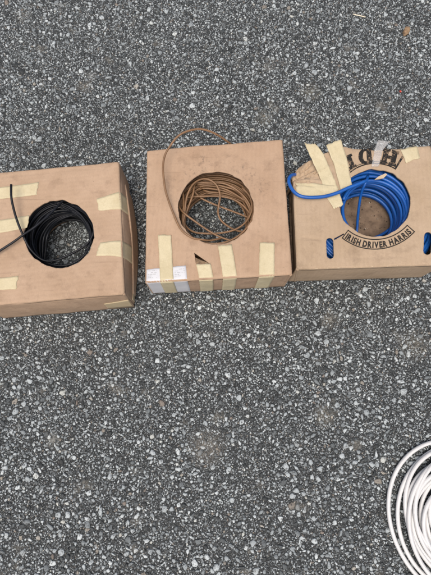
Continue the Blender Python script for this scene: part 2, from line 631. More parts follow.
def side_panel(name, a, b, bulge, seed, mat, parent, za=None, inset=0.0004, crumple=0.0, zlow=ZB, flare=0.0, length_trim=0.0):
    """a, b: world points on the box's top outline; outward is to the right of a->b"""
    d = Vector((b.x - a.x, b.y - a.y, 0)); L = d.length; d.normalize()
    out = Vector((d.y, -d.x, 0))
    nu, nv = max(4, int(L / 0.005)), 12
    verts = []; faces = []
    def pos(u, v, depth):
        p = a.lerp(b, u)
        zt = p.z - 0.0018
        z = zt + (zlow - zt) * v
        w = bulge * math.sin(math.pi * u) ** 0.8 * math.sin(math.pi * min(1, v * 1.0)) if 0 < u < 1 else 0
        nz = noise.noise(Vector((u * L * 26 + seed, v * 3 + seed, 0))) * 0.0008 * min(1, 6 * u, 6 * (1 - u))
        cr = noise.noise(Vector((u * L * 120 + seed, v * 5, 3))) * crumple
        return Vector((p.x, p.y, z)) + out * (-inset + w + nz + cr + flare * v - depth)
    for depth in (0.0, TH):
        for i in range(nu + 1):
            for j in range(nv + 1):
                u = i / nu
                u = length_trim / L + u * (1 - 2 * length_trim / L)
                verts.append(pos(u, j / nv, depth))
    S = (nu + 1) * (nv + 1)
    idx = lambda s, i, j: s * S + i * (nv + 1) + j
    for i in range(nu):
        for j in range(nv):
            faces.append((idx(0, i, j), idx(0, i, j + 1), idx(0, i + 1, j + 1), idx(0, i + 1, j)))
            faces.append((idx(1, i, j), idx(1, i + 1, j), idx(1, i + 1, j + 1), idx(1, i, j + 1)))
    for i in range(nu):
        for j in (0, nv):
            q = (idx(0, i, j), idx(0, i + 1, j), idx(1, i + 1, j), idx(1, i, j))
            faces.append(q if j == 0 else tuple(reversed(q)))
    for j in range(nv):
        for i in (0, nu):
            q = (idx(0, i, j), idx(1, i, j), idx(1, i, j + 1), idx(0, i, j + 1))
            faces.append(q if i == 0 else tuple(reversed(q)))
    o = mesh_obj(name, verts, faces, mat, parent)
    return o, verts, faces


def ellipse_px(cx, cy, rx, ry, z, n=72, rough=0.0, seed=0):
    out = []
    for k in range(n):
        a = -2 * math.pi * k / n           # image y points down: negative keeps it counter-clockwise in the world
        s = 1 + rough * noise.noise(Vector((math.cos(a) * 4 + seed, math.sin(a) * 4, seed))) + rough * 0.6 * noise.noise(Vector((math.cos(a) * 14 + seed, math.sin(a) * 14, seed)))
        p = P(cx + rx * s * math.cos(a), cy + ry * s * math.sin(a), z)
        out.append((p.x, p.y))
    return out


def make_box(label, outline, hole, mat, sag, seed, bottom_hole, bulges, extra_holes=(), crush=None, flares={}, creases=(), group="open cardboard cable boxes in a row", inner=None):
    """outline: (px, py, z) counter-clockwise seen from above, starting at the front left corner"""
    B = Box()
    W = [P(*c) for c in outline]
    cen = sum(W, Vector((0, 0, 0))) / len(W)
    root = empty("cardboard_box", Vector((cen.x, cen.y, ZB)))
    tag(root, label, "box", group)
    B.root = root; B.mat = mat
    h = ellipse_px(*hole, ZT, rough=0.035, seed=seed)
    hc = P(hole[0], hole[1], ZT)
    hr = (P(hole[0] + hole[2], hole[1], ZT) - hc).length
    B.hc, B.hr = hc, hr
    cr = [(P(a, b, ZT), P(c, d, ZT), dep) for (a, b, c, d, dep) in creases]
    def zfun(x, y):
        z = ZT
        z += sag * noise.noise(Vector((x * 14 + seed, y * 14, seed)))
        z += 0.00025 * noise.noise(Vector((x * 70, y * 70, seed)))
        dh = max(0.0, math.hypot(x - hc.x, y - hc.y) - hr)
        z -= 0.0012 * math.exp(-dh / 0.012) * (0.6 + noise.noise(Vector((x * 30, y * 30, seed + 5))))
        if crush: z += crush(x, y)
        for (a, b, dep) in cr:
            t = max(0, min(1, ((x - a.x) * (b.x - a.x) + (y - a.y) * (b.y - a.y)) / ((b.x - a.x) ** 2 + (b.y - a.y) ** 2)))
            d = math.hypot(x - a.x - t * (b.x - a.x), y - a.y - t * (b.y - a.y)) + 0.0006 * noise.noise(Vector((x * 120, y * 120, 2)))
            z -= dep * math.exp(-(d / 0.0017) ** 2) * min(1, 5 * t + 0.2, 5 * (1 - t) + 0.2)
        return z
    B.zfun = zfun
    outer = resample(round_corners([(p.x, p.y) for p in W], 0.0055, 6), 0.004)
    outer = [p + (p - Vector((cen.x, cen.y))).normalized() * (0.0002 + 0.0007 * max(-0.2, noise.noise(Vector((p.x * 32, p.y * 32, seed))))) for p in outer]
    V = []; F = []
    o, v, f = panel_with_holes("top_panel", outer, [h] + list(extra_holes), zfun, TH, mat, root, fold=0.0028, grid=0.002 if creases else 0.004)
    F += [tuple(i + len(V) for i in q) for q in f]; V += v
    n = len(W)
    for i in range(n):
        a, b = W[i], W[(i + 1) % n]
        a = Vector((a.x, a.y, zfun(a.x, a.y) if crush is None else min(ZT, zfun(a.x, a.y)))); b = Vector((b.x, b.y, zfun(b.x, b.y)))
        a.z -= 0.001; b.z -= 0.001
        o, v, f = side_panel("side_panel", a, b, bulges.get(i, 0.001), seed + i * 3.1, mat if inner is None else mat, root,
                             crumple=0.002 if (b - a).length < 0.06 else 0.0, flare=flares.get(i, 0.0))
        F += [tuple(k + len(V) for k in q) for q in f]; V += v
    inner_out = [(c[0], c[1]) for c in [(p + (cen - p).normalized() * 0.0065) for p in W]]
    hb = []
    if bottom_hole:
        hb = [[(hc.x + hr * 1.0 * math.cos(t), hc.y + hr * 1.0 * math.sin(t)) for t in np.linspace(0, 2 * math.pi, 64, endpoint=False)]]
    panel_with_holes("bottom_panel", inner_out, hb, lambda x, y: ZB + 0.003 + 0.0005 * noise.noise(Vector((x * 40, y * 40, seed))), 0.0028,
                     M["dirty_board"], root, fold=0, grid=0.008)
    B.bvh = BVHTree.FromPolygons(V, F)
    B.W = W
    return B


def surf(B, q, default=None, off=0.0005):
    """drop a point straight down onto the box"""
    hit = B.bvh.ray_cast(Vector((q.x, q.y, 0.2)), Vector((0, 0, -1)))
    if hit[0] is None or hit[0].z < 0.045:
        return Vector((q.x, q.y, default if default is not None else q.z))
    return hit[0] + Vector((0, 0, off))


def strip(B, name, stations, mat, parent=None, cols=7, ragged=0.0009, off=0.0004, seed=0, step=0.0022, thick=0.0003, wrinkle=0.0007, ends=(True, True)):
    """a strip stuck to the box. stations: ('t', xl, yl, xr, yr[, z]) on the top (pixels of the photo at height ZT), or
    ('s', xl, yl, xr, yr, depth, nx, ny): below the fold point by depth, on the side whose outward normal is (nx, ny)"""
    rnd = random.Random(seed + 100)
    rows = []
    def eval_st(s, c):
        if s[0] == 't':
            z = s[5] if len(s) > 5 else ZT
            L = P(s[1], s[2], z); R = P(s[3], s[4], z)
            return ('t', L.lerp(R, c), z if len(s) > 5 else None)
        L = P(s[1], s[2], ZT); R = P(s[3], s[4], ZT)
        q = L.lerp(R, c); q.z = ZT - s[5]
        return ('s', q, Vector((s[6], s[7], 0)).normalized())
    prev = None
    for si in range(len(stations)):
        s = stations[si]
        if prev is None:
            rows.append([eval_st(s, c / cols) for c in range(cols + 1)])
        else:
            A = [eval_st(prev, c / cols) for c in range(cols + 1)]
            Bq = [eval_st(s, c / cols) for c in range(cols + 1)]
            dlen = (A[cols // 2][1] - Bq[cols // 2][1]).length
            k = max(1, int(dlen / step))
            for j in range(1, k + 1):
                t = j / k
                row = []
                for c in range(cols + 1):
                    if A[c][0] == 't' and Bq[c][0] == 't':
                        za, zb = A[c][2], Bq[c][2]
                        z = None if za is None and zb is None else ((za if za is not None else ZT) * (1 - t) + (zb if zb is not None else ZT) * t)
                        row.append(('t', A[c][1].lerp(Bq[c][1], t), z))
                    else:
                        q = A[c][1].lerp(Bq[c][1], t)
                        row.append(('s', q, Bq[c][2]))
                rows.append(row)
        prev = s
    grid = []
    for r in rows:
        line = []
        for c in range(cols + 1):
            kind, q, ex = r[c]
            if kind == 't':
                s = surf(B, q, default=ex if ex is not None else ZT, off=off)
                if ex is not None and ex > s.z: s = Vector((q.x, q.y, ex))
                line.append(s)
            else:
                hit = B.bvh.ray_cast(Vector((q.x, q.y, q.z)) + ex * 0.03, -ex, 0.06)
                line.append(hit[0] + ex * off + Vector((0, 0, 0.0)) if hit[0] is not None else q + ex * off)
        grid.append(line)
    for i, line in enumerate(grid):
        for c in range(len(line)):
            q = line[c]
            w = noise.noise(Vector((q.x * 150 + seed * 7, q.y * 150, seed))) + 0.5 * noise.noise(Vector((q.x * 420, q.y * 420, seed)))
            edge = 1.0 if c in (0, cols) else 0.55
            if rows[i][c][0] == 't': line[c] = q + Vector((0, 0, max(0.0, w) * wrinkle * edge))
    for i in range(1, len(grid) - 1):
        for c in (0, cols):
            k = noise.noise(Vector((i * 0.45, c * 3.1, seed * 1.7))) * 0.0005
            d = (grid[i][cols] - grid[i][0]).normalized()
            grid[i][c] = grid[i][c] + d * k
    # torn ends
    for e, (i, i2) in enumerate(((0, 1), (len(grid) - 1, len(grid) - 2))):
        if not ends[e] or len(grid) < 3: continue
        for c in range(cols + 1):
            d = (grid[i][c] - grid[i2][c])
            if d.length > 1e-7:
                dd = d.normalized() * rnd.uniform(-0.6, 1.6) * ragged
                grid[i][c] = grid[i][c] + Vector((dd.x, dd.y, 0))
    nr, nc = len(grid), cols + 1
    verts = [grid[i][c] for i in range(nr) for c in range(nc)]
    # underside
    nrm = [Vector((0, 0, 0)) for _ in verts]
    faces = []
    for i in range(nr - 1):
        for c in range(nc - 1):
            q = (i * nc + c, i * nc + c + 1, (i + 1) * nc + c + 1, (i + 1) * nc + c)
            faces.append(q)
            nn = geometry.normal([verts[k] for k in q])
            for k in q: nrm[k] += nn
    for k in range(len(nrm)): nrm[k].normalize() if nrm[k].length > 0 else None
    want = Vector((0, 0, 1))
    avg = sum(nrm, Vector((0, 0, 0)))
    flip = avg.z < 0
    if flip:
        faces = [tuple(reversed(f)) for f in faces]
        nrm = [-x for x in nrm]
    n = len(verts)
    verts = verts + [verts[k] - nrm[k] * thick for k in range(n)]
    top = list(faces)
    faces += [tuple(k + n for k in reversed(f)) for f in top]
    ec = set()
    for f in top:
        for k in range(4): ec.add((f[k], f[(k + 1) % 4]))
    for (a, b) in ec:
        if (b, a) not in ec: faces.append((a, a + n, b + n, b))
    return mesh_obj(name, verts, faces, mat, parent if parent is not None else B.root)


# ---- box on the left (black cable)
card_pink = cardboard_mat("kraft_board_rosy", (0.375, 0.260, 0.170), (0.46, 0.332, 0.230), (0.17, 0.11, 0.07), rot=1.45, seed=1.7)
B1 = make_box("cardboard box of black cable, with tape along its bulging right side",
              [(-21.5, 306.5, ZT), (124.3, 294, ZT), (119, 161.5, ZT), (-15, 173.5, ZT)],
              (58.5, 233.8, 35, 34), card_pink, 0.0032, 3.0, True, {0: 0.0025, 1: 0.0085, 2: 0.001, 3: 0.002}, flares={0: 0.0055, 1: 0.001},
              creases=((2, 177, 114, 166.5, 0.0006), (88, 238, 118, 233, 0.0006), (20, 296, 80, 291, 0.0004)))
rt = (B1.W[2] - B1.W[1]); n_right1 = Vector((rt.y, -rt.x, 0)).normalized()
fr = (B1.W[1] - B1.W[0]); n_front1 = Vector((fr.y, -fr.x, 0)).normalized()
strip(B1, "masking_tape", [('t', -17, 189.5, -17.5, 201), ('t', 20, 185, 20, 197), ('t', 38.5, 182.3, 36.5, 194.8)], M["tape"], seed=1)
strip(B1, "masking_tape", [('t', -17.5, 223, -18, 236), ('t', 10, 218.5, 10, 231.6), ('t', 28.8, 214.8, 27, 227.5)], M["tape"], seed=2)
strip(B1, "masking_tape", [('t', -20, 280, -20, 292), ('t', 0, 278, 0, 289.8), ('t', 18, 276, 16, 289.4)], M["tape"], seed=3)
NR = (n_right1.x, n_right1.y)
NF1 = (n_front1.x, n_front1.y)
strip(B1, "masking_tape", [('t', 97, 198.5, 98.5, 210.3), ('t', 110, 194.5, 110, 209.5), ('t', 118.6, 191.8, 119.4, 209), ('s', 120.6, 191.8, 121.2, 209, 0.004, *NR), ('s', 120.6, 191.8, 121.2, 209, 0.058, *NR)], M["tape"], seed=4)
strip(B1, "masking_tape", [('t', 100.5, 242.5, 96, 256), ('t', 112, 240.8, 110, 256), ('t', 120.7, 240.5, 121.2, 257.3), ('s', 122.3, 240.5, 122.9, 257.3, 0.004, *NR), ('s', 122.3, 240.5, 122.9, 257.3, 0.066, *NR)], M["tape"], seed=5)
# brown tape along the foot of the front, round the corner
strip(B1, "parcel_tape", [('s', 96, 297, 96, 297.2, 0.030, *NF1), ('s', 98, 297, 98, 297, 0.030, *NF1)], M["tape_brown"], seed=6) if False else None


def side_band(B, name, a_px, b_px, d0a, d1a, d0b, d1b, nrm, mat, n=20, m=6, off=0.0008):
    """a band of tape on one side of a box, between fold points a and b, from depth d0 to d1 below the top"""
    verts = []; faces = []
    nv = Vector((nrm[0], nrm[1], 0))
    A = P(*a_px, ZT); Bp = P(*b_px, ZT)
    for i in range(n + 1):
        t = i / n
        for j in range(m + 1):
            s = j / m
            d0 = d0a + (d0b - d0a) * t; d1 = d1a + (d1b - d1a) * t
            q = A.lerp(Bp, t); q.z = ZT - (d0 + (d1 - d0) * s)
            hit = B.bvh.ray_cast(q + nv * 0.03, -nv, 0.06)
            verts.append((hit[0] if hit[0] is not None else q) + nv * off)
    for i in range(n):
        for j in range(m):
            faces.append((i * (m + 1) + j, i * (m + 1) + j + 1, (i + 1) * (m + 1) + j + 1, (i + 1) * (m + 1) + j))
    N = len(verts)
    verts += [v - nv * (off * 0.7) for v in verts]
    top = list(faces)
    faces += [tuple(k + N for k in reversed(f)) for f in top]
    ec = set()
    for f in top:
        for k in range(4): ec.add((f[k], f[(k + 1) % 4]))
    for (p, q) in ec:
        if (q, p) not in ec: faces.append((p, p + N, q + N, q))
    return mesh_obj(name, verts, faces, mat, B.root)


side_band(B1, "parcel_tape", (97, 296.4), (123.8, 294.1), 0.036, 0.066, 0.030, 0.070, NF1, M["tape_brown"])
side_band(B1, "parcel_tape", (123.9, 292.5), (122.3, 255), 0.052, 0.074, 0.058, 0.0745, NR, M["tape_brown"], off=0.0012)
# loose outer flap of the bulging side, gaping along one edge
fa = P(123.7, 286, ZT); fb = P(119.9, 178, ZT)
verts = []; faces = []
NU, NV = 22, 8
for side in (0, 1):
    for i in range(NU + 1):
        for j in range(NV + 1):
            u = i / NU; v = j / NV
            q = fa.lerp(fb, u); q.z = 0.058 - 0.052 * v - 0.030 * (1 - u) ** 2 * (1 - v)
            w = 0.0026 + 0.0088 * math.sin(math.pi * (0.03 + 0.9 * u)) * (0.72 + 0.28 * v) + 0.0012 * (1 - u) ** 2 * (1 - v)
            verts.append(q + n_right1 * (w - side * 0.0022))
S_ = (NU + 1) * (NV + 1)
for i in range(NU):
    for j in range(NV):
        a = i * (NV + 1) + j
        q = (a, a + 1, a + NV + 2, a + NV + 1)
        faces.append(q); faces.append(tuple(k + S_ for k in reversed(q)))
bd = [i * (NV + 1) for i in range(NU + 1)] + [NU * (NV + 1) + j for j in range(1, NV + 1)] + [i * (NV + 1) + NV for i in range(NU - 1, -1, -1)] + [j for j in range(NV - 1, 0, -1)]
for k in range(len(bd)):
    a, b = bd[k], bd[(k + 1) % len(bd)]
    faces.append((a, b, b + S_, a + S_))
mesh_obj("side_flap", verts, faces, card_pink, B1.root)

# ---- middle box (brown cable)
o2 = [(145, 282.6, ZT), (292.6, 274.7, ZT), (282.6, 139, ZT), (146.6, 150, ZT)]
h2 = (216, 207.8, 38, 36.3)
W2 = [P(*c) for c in o2]; c2 = sum(W2, Vector((0, 0, 0))) / 4; hc2 = P(216, 207.8, ZT)
card_mid = cardboard_mat("kraft_board_scuffed", (0.38, 0.258, 0.168), (0.455, 0.325, 0.223), (0.16, 0.105, 0.068), rot=0.05, seed=4.3,
                         scuff=(hc2.x - c2.x, hc2.y - c2.y, 0.068, 0.082))
tri = [P(194.2, 252.6, ZT), P(196.2, 263.6, ZT), P(209.5, 263.6, ZT)]
B2 = make_box("cardboard box of brown cable, with a white paper label on its corner",
              o2, h2, card_mid, 0.0024, 8.0, True, {0: 0.001, 1: 0.0015, 2: 0.001, 3: 0.001},
              extra_holes=[[(p.x, p.y) for p in tri]], creases=((150.2, 153, 149.6, 268, 0.0007), (152, 153.5, 280, 143.2, 0.0005), (240, 262, 252, 250, 0.0006)))
fr = (B2.W[1] - B2.W[0]); n2 = Vector((fr.y, -fr.x, 0)).normalized(); N2 = (n2.x, n2.y)
lab = strip(B2, "paper_label", [('t', 146.4, 269.3, 185.8, 265.6), ('t', 146.3, 280.8, 187.2, 278.6), ('s', 146.3, 282.6, 187.4, 280.4, 0.0035, *N2), ('s', 146.6, 282.6, 187.9, 280.4, 0.072, *N2)],
            M["paper"], cols=14, ragged=0.0003, off=0.0004, seed=21, thick=0.0002)
# faint print on the label
rl = random.Random(5)
for (xa, xb) in ((147.8, 157.0), (174.6, 184.6)):
    verts = []; faces = []
    for yy in (271.3, 273.0, 274.7, 276.4, 278.1):
        x = xa
        while x < xb:
            ln = min(rl.uniform(0.8, 3.6), xb - x)
            if rl.random() < 0.8:
                y0 = yy - (x - 148) * 0.06; y1 = yy - (x + ln - 148) * 0.06
                b0 = len(verts)
                for p in (P(x, y0, ZT), P(x + ln, y1, ZT), P(x + ln, y1 - 0.55, ZT), P(x, y0 - 0.55, ZT)): verts.append(surf(B2, p, off=0.00075))
                faces.append((b0, b0 + 1, b0 + 2, b0 + 3))
            x += ln + rl.uniform(0.35, 1.5)
    mesh_obj("label_print", verts, faces, M["ink_faint"], lab, smooth=False)
for k, (xl, yl, xr, yr, fl, fly, fr_, fry) in enumerate(((158, 235.3, 171.2, 235.3, 160, 281.2, 173.4, 280.4), (196.2, 264.6, 210.6, 264.3, 199, 279, 213.3, 278.3),
                                                       (217.8, 246, 232, 245.2, 222.8, 277.8, 236.8, 277), (259.7, 243, 274.5, 243.4, 258.8, 275.9, 274.5, 275))):
    strip(B2, "masking_tape", [('t', xl, yl, xr, yr), ('t', fl, fly - 1.7, fr_, fry - 1.7), ('s', fl, fly, fr_, fry, 0.0035, *N2), ('s', fl - 0.3, fly, fr_ - 0.3, fry, 0.074, *N2)], M["tape"], seed=30 + k, off=0.0011)
# the cut triangle: its flap is pushed down into the box
fl = [tri[0] + Vector((0.001, -0.0015, -0.006)), tri[1] + Vector((0.0005, 0.0006, -0.0006)), tri[2] + Vector((-0.0005, 0.0006, -0.0006)), tri[1].lerp(tri[0], 0.45) + Vector((0.003, 0, -0.001))]
fl = [Vector(p) for p in fl]
cx_ = tri[1].lerp(tri[2], 0.35) + Vector((0, 0.004, 0.0022))
vt = [tri[1] + Vector((0, 0.0003, 0.0003)), tri[2] + Vector((0, 0.0003, 0.0003)), cx_, tri[1].lerp(tri[0], 0.5) + Vector((0.0006, 0, 0.001))]
vt = [Vector((p.x, p.y, surf(B2, p + Vector((0, -0.004, 0))).z + dz)) for p, dz in zip(vt, (0.0002, 0.0002, 0.003, 0.0015))]
vts = vt + [p - Vector((0, 0, 0.0012)) for p in vt]
mesh_obj("torn_flap", vts, [(0, 1, 2, 3), (7, 6, 5, 4), (0, 4, 5, 1), (1, 5, 6, 2), (2, 6, 7, 3), (3, 7, 4, 0)], M["torn"], B2.root, smooth=False)

# ---- right box (blue cable), crushed back left corner
card_beige = cardboard_mat("kraft_board_beige", (0.37, 0.272, 0.176), (0.45, 0.342, 0.238), (0.18, 0.125, 0.08), rot=0.03, seed=9.1)


def stadium(cx, cy, w, h, n=8, lean=0.0):
    pts = []
    r = w / 2
    for k in range(n + 1):
        a = math.pi * k / n
        pts.append((cx + r * math.cos(a) - lean, cy - (h / 2 - r) - r * math.sin(a)))
    for k in range(n + 1):
        a = math.pi + math.pi * k / n
        pts.append((cx + r * math.cos(a) + lean, cy + (h / 2 - r) - r * math.sin(a)))
    return [(P(x, y, ZT).x, P(x, y, ZT).y) for x, y in pts]


cc = P(299, 164, ZT)
apex = P(285, 181, ZT)


def crush3(x, y):
    d = math.hypot((x - cc.x) * 0.9, y - cc.y)
    f = max(0.0, 1 - d / 0.050)
    f = f * f * (3 - 2 * f)
    ang = math.atan2(y - apex.y, x - apex.x) + 0.10 * noise.noise(Vector((x * 55, y * 55, 1)))
    rr = math.hypot(x - apex.x, y - apex.y)
    n1 = noise.noise(Vector((ang * 9.5 + 3.0, rr * 24, 1.3)))
    n2 = noise.noise(Vector((ang * 19 + 8.0, rr * 70, 5.1)))
    rip = 0.55 - 2.6 * abs(n1) ** 0.85
    rip2 = 0.5 - 2.4 * abs(n2)
    back = math.exp(-((y - P(360, 149, ZT).y) / 0.018) ** 2) * max(0, min(1, (x - cc.x - 0.04) / 0.03))
    return -0.012 * f + (-rip * 0.0062 - rip2 * 0.0022) * min(1, f * 2.2) + back * 0.004 * noise.noise(Vector((x * 50, y * 50, 4)))


B3 = make_box("cardboard box of blue cable, with a crushed corner and printed lettering",
              [(296.8, 269.3, ZT), (445, 264.6, ZT), (431.5, 145, ZT), (398, 148.6, ZT), (362, 149.2, ZT), (343.5, 146.2, 0.079), (318, 157.5, 0.073), (303, 164, 0.064), (291.5, 178, 0.066)],
              (375.3, 202.6, 35.8, 34), card_beige, 0.002, 14.0, False, {0: 0.0015, 1: 0.001},
              extra_holes=[stadium(330.2, 248.2, 7.4, 21, lean=0.3), stadium(428, 243.3, 8.2, 23, lean=-0.6),
                           [(P(a, b, ZT).x, P(a, b, ZT).y) for a, b in ((333.8, 238.6), (334.4, 240.0), (344.6, 234.2), (344.0, 233.2))]],
              crush=crush3, flares={8: -0.009}, creases=((312.5, 202, 314.5, 233, 0.0009), (300, 237, 326, 240, 0.0010), (392, 222, 425, 206, 0.0006), (400, 186, 428, 176, 0.0006), (352, 258, 410, 256, 0.0005)))
tp = M["tape"]
strip(B3, "masking_tape", [('t', 304.8, 143.6, 315.8, 144.2, 0.083), ('t', 311, 158, 323.6, 153.6, 0.082), ('t', 321, 180, 331.8, 173.4), ('t', 326.4, 197, 338.6, 191), ('t', 333.6, 208.6, 343.4, 204.4)], tp, seed=50, wrinkle=0.0022, cols=10, ragged=0.0014, off=0.0008)
strip(B3, "masking_tape", [('t', 326.5, 145.8, 341, 139.6, 0.086), ('t', 333.3, 163.5, 346, 155.6), ('t', 340.4, 189.5, 352, 185)], tp, seed=51, wrinkle=0.0018, cols=10, ragged=0.001, off=0.0012)
strip(B3, "masking_tape", [('t', 296.6, 183, 297.6, 198), ('t', 316, 184, 318, 198.8), ('t', 337, 187, 337, 196)], tp, seed=52, wrinkle=0.0022, cols=10, ragged=0.0016, off=0.0016)
strip(B3, "masking_tape", [('t', 400.4, 149.4, 417, 147), ('t', 405.4, 162.6, 419.8, 157.6)], tp, seed=53, ragged=0.0012, off=0.0008)
strip(B3, "clear_tape", [('t', 378, 140.5, 390, 141.5, 0.081), ('t', 374.5, 150, 383, 150), ('t', 371.5, 166.5, 379, 166)], M["film"], seed=54, off=0.0013, ragged=0.001)


def finer(polys, step=1.1):
    out = []
    for p in polys:
        if len(p) != 4: out.append(p); continue
        L = lambda a, b: math.hypot(a[0] - b[0], a[1] - b[1])
        nu = max(1, int(max(L(p[0], p[1]), L(p[3], p[2])) / step)); nv = max(1, int(max(L(p[1], p[2]), L(p[0], p[3])) / step))
        f = lambda u, v: tuple((p[0][i] * (1 - u) + p[1][i] * u) * (1 - v) + (p[3][i] * (1 - u) + p[2][i] * u) * v for i in (0, 1))
        for i in range(nu):
            for j in range(nv):
                out.append([f(i / nu, j / nv), f((i + 1) / nu, j / nv), f((i + 1) / nu, (j + 1) / nv), f(i / nu, (j + 1) / nv)])
    return out


def print_obj(name, polys, B, off=0.00045, mat='ink'):
    """filled marks printed on the box: polys are lists of photo pixels at the top's height, each cut fine enough to lie on the board"""
    verts = []; faces = []
    for poly in finer(polys):
        b0 = len(verts)
        for (x, y) in poly:
            verts.append(surf(B, P(x, y, ZT), off=off))
        faces.append(tuple(range(b0, b0 + len(poly))))
    return mesh_obj(name, verts, faces, M[mat], B.root, smooth=False)


AC = (375.0, 195.4)


def pol(r, a, c=AC):
    """a: degrees from straight down (towards the viewer), growing to the right"""
    a = math.radians(a)
    return (c[0] + r * math.sin(a), c[1] + r * math.cos(a))


def arc_band(r0, r1, a0, a1, n=30, c=AC):
    out = []
    for k in range(n):
        t0 = a0 + (a1 - a0) * k / n; t1 = a0 + (a1 - a0) * (k + 1) / n
        out.append([pol(r0, t0, c), pol(r1, t0, c), pol(r1, t1, c), pol(r0, t1, c)])
    return out


# lettering round the front of the hole
A0, A1 = -38.0, 48.0
polys = arc_band(43.6, 44.6, A0, A1) + arc_band(53.2, 54.2, A0, A1) + arc_band(44.6, 53.2, A0, A0 + 1.1, 1) + arc_band(44.6, 53.2, A1 - 1.1, A1, 1)
print_obj("printed_border", polys, B3, mat="ink_clean")
TEXT = "IRISH DRIVER HARRIS"
cu = bpy.data.curves.new("lettering_curve", 'FONT')


def glyph(ch, weight=0.05):
    cu.body = ch
    cu.size = 1.0
    cu.offset = weight
    cu.resolution_u = 3
    o = bpy.data.objects.new("lettering_tmp", cu)
    COL.objects.link(o)
    dg = bpy.context.evaluated_depsgraph_get()
    dg.update()
    me = o.evaluated_get(dg).to_mesh()
    vs = [(v.co.x, v.co.y) for v in me.vertices]
    fs = [tuple(p.vertices) for p in me.polygons]
    o.evaluated_get(dg).to_mesh_clear()
    bpy.data.objects.remove(o)
    return vs, fs


glyphs = {c: glyph(c) for c in set(TEXT) if c != ' '}
SP = 0.10
wid = []
for c in TEXT:
    if c == ' ': wid.append((0, 0.30)); continue
    xs = [v[0] for v in glyphs[c][0]]
    wid.append((min(xs), max(xs) - min(xs) + SP))
tot = sum(w[1] for w in wid)
size = 8.4                # pixels per em; capitals are about 0.72 em
capr = 52.3
deg_tot = (A1 - A0) - 5.0
kx = math.radians(deg_tot) * 48.8 / (tot * size)
verts = []; faces = []
cur = 0.0
for c, (x0, w) in zip(TEXT, wid):
    if c != ' ':
        vs, fs = glyphs[c]
        b0 = len(verts)
        for (x, y) in vs:
            s = (cur + x - x0) * size * kx
            a = A0 + 2.7 + math.degrees(s / 48.8)
            verts.append(surf(B3, P(*pol(capr - y * size * 0.98, a), ZT), off=0.00045))
        faces += [tuple(b0 + i for i in f) for f in fs]
    cur += w
mesh_obj("printed_lettering", verts, faces, M["ink_clean"], B3.root, smooth=False)
bpy.data.curves.remove(cu)

# big slab letters and frame behind the hole, read from the far side
def big(letter, cx, cy, ang, s):
    """letter shapes in a 10 x 10 box, drawn the right way up and turned by ang degrees"""
    if letter == 'H':
        R = [(-0.2, 0, 4.7, 1.9), (-0.2, 8.1, 4.7, 10), (0.6, 1.9, 3.9, 8.1), (5.5, 0, 10.4, 1.9), (5.5, 8.1, 10.4, 10), (6.3, 1.9, 9.6, 8.1), (3.9, 4.0, 6.3, 6.0)]
        ps = [[(a, b), (c, b), (c, d), (a, d)] for a, b, c, d in R]
    elif letter == 'I':
        R = [(2.2, 0, 7.8, 1.9), (2.2, 8.1, 7.8, 10), (3.3, 1.9, 6.8, 8.1)]
        ps = [[(a, b), (c, b), (c, d), (a, d)] for a, b, c, d in R]
    else:
        R = [(-0.4, 0, 5, 1.9), (-0.4, 8.1, 5, 10), (0.6, 1.9, 3.9, 8.1)]
        ps = [[(a, b), (c, b), (c, d), (a, d)] for a, b, c, d in R]
        n = 10
        for k in range(n):
            t0 = -math.pi / 2 + math.pi * k / n; t1 = -math.pi / 2 + math.pi * (k + 1) / n
            ps.append([(5 + 4.6 * math.cos(t0), 5 + 5 * math.sin(t0)), (5 + 4.6 * math.cos(t1), 5 + 5 * math.sin(t1)),
                       (5 + 1.5 * math.cos(t1), 5 + 3.1 * math.sin(t1)), (5 + 1.5 * math.cos(t0), 5 + 3.1 * math.sin(t0))])
    out = []
    ca, sa = math.cos(math.radians(ang)), math.sin(math.radians(ang))
    for p in ps:
        q = []
        for (x, y) in p:
            x = (x - 5) * s; y = (y - 5) * s
            q.append((cx + x * ca - y * sa, cy - (x * sa + y * ca)))
        out.append(q)
    return out


lp = big('H', 389.8, 157.2, 180 - 14, 1.56) + big('D', 365.2, 156.4, 180 + 9, 1.5) + big('I', 350.6, 161.6, 180 + 24, 1.42)
print_obj("printed_initials", lp, B3)
fc = (375.3, 202.0)
frame = []
frame += arc_band(40.3, 40.9, 180 - 29, 180 + 40, 26, fc)
frame += arc_band(38.3, 39.5, 180 - 30, 180 + 40, 26, fc)
frame += arc_band(38.3, 53.0, 180 - 32.4, 180 - 30, 6, fc)
print_obj("printed_border", frame, B3)
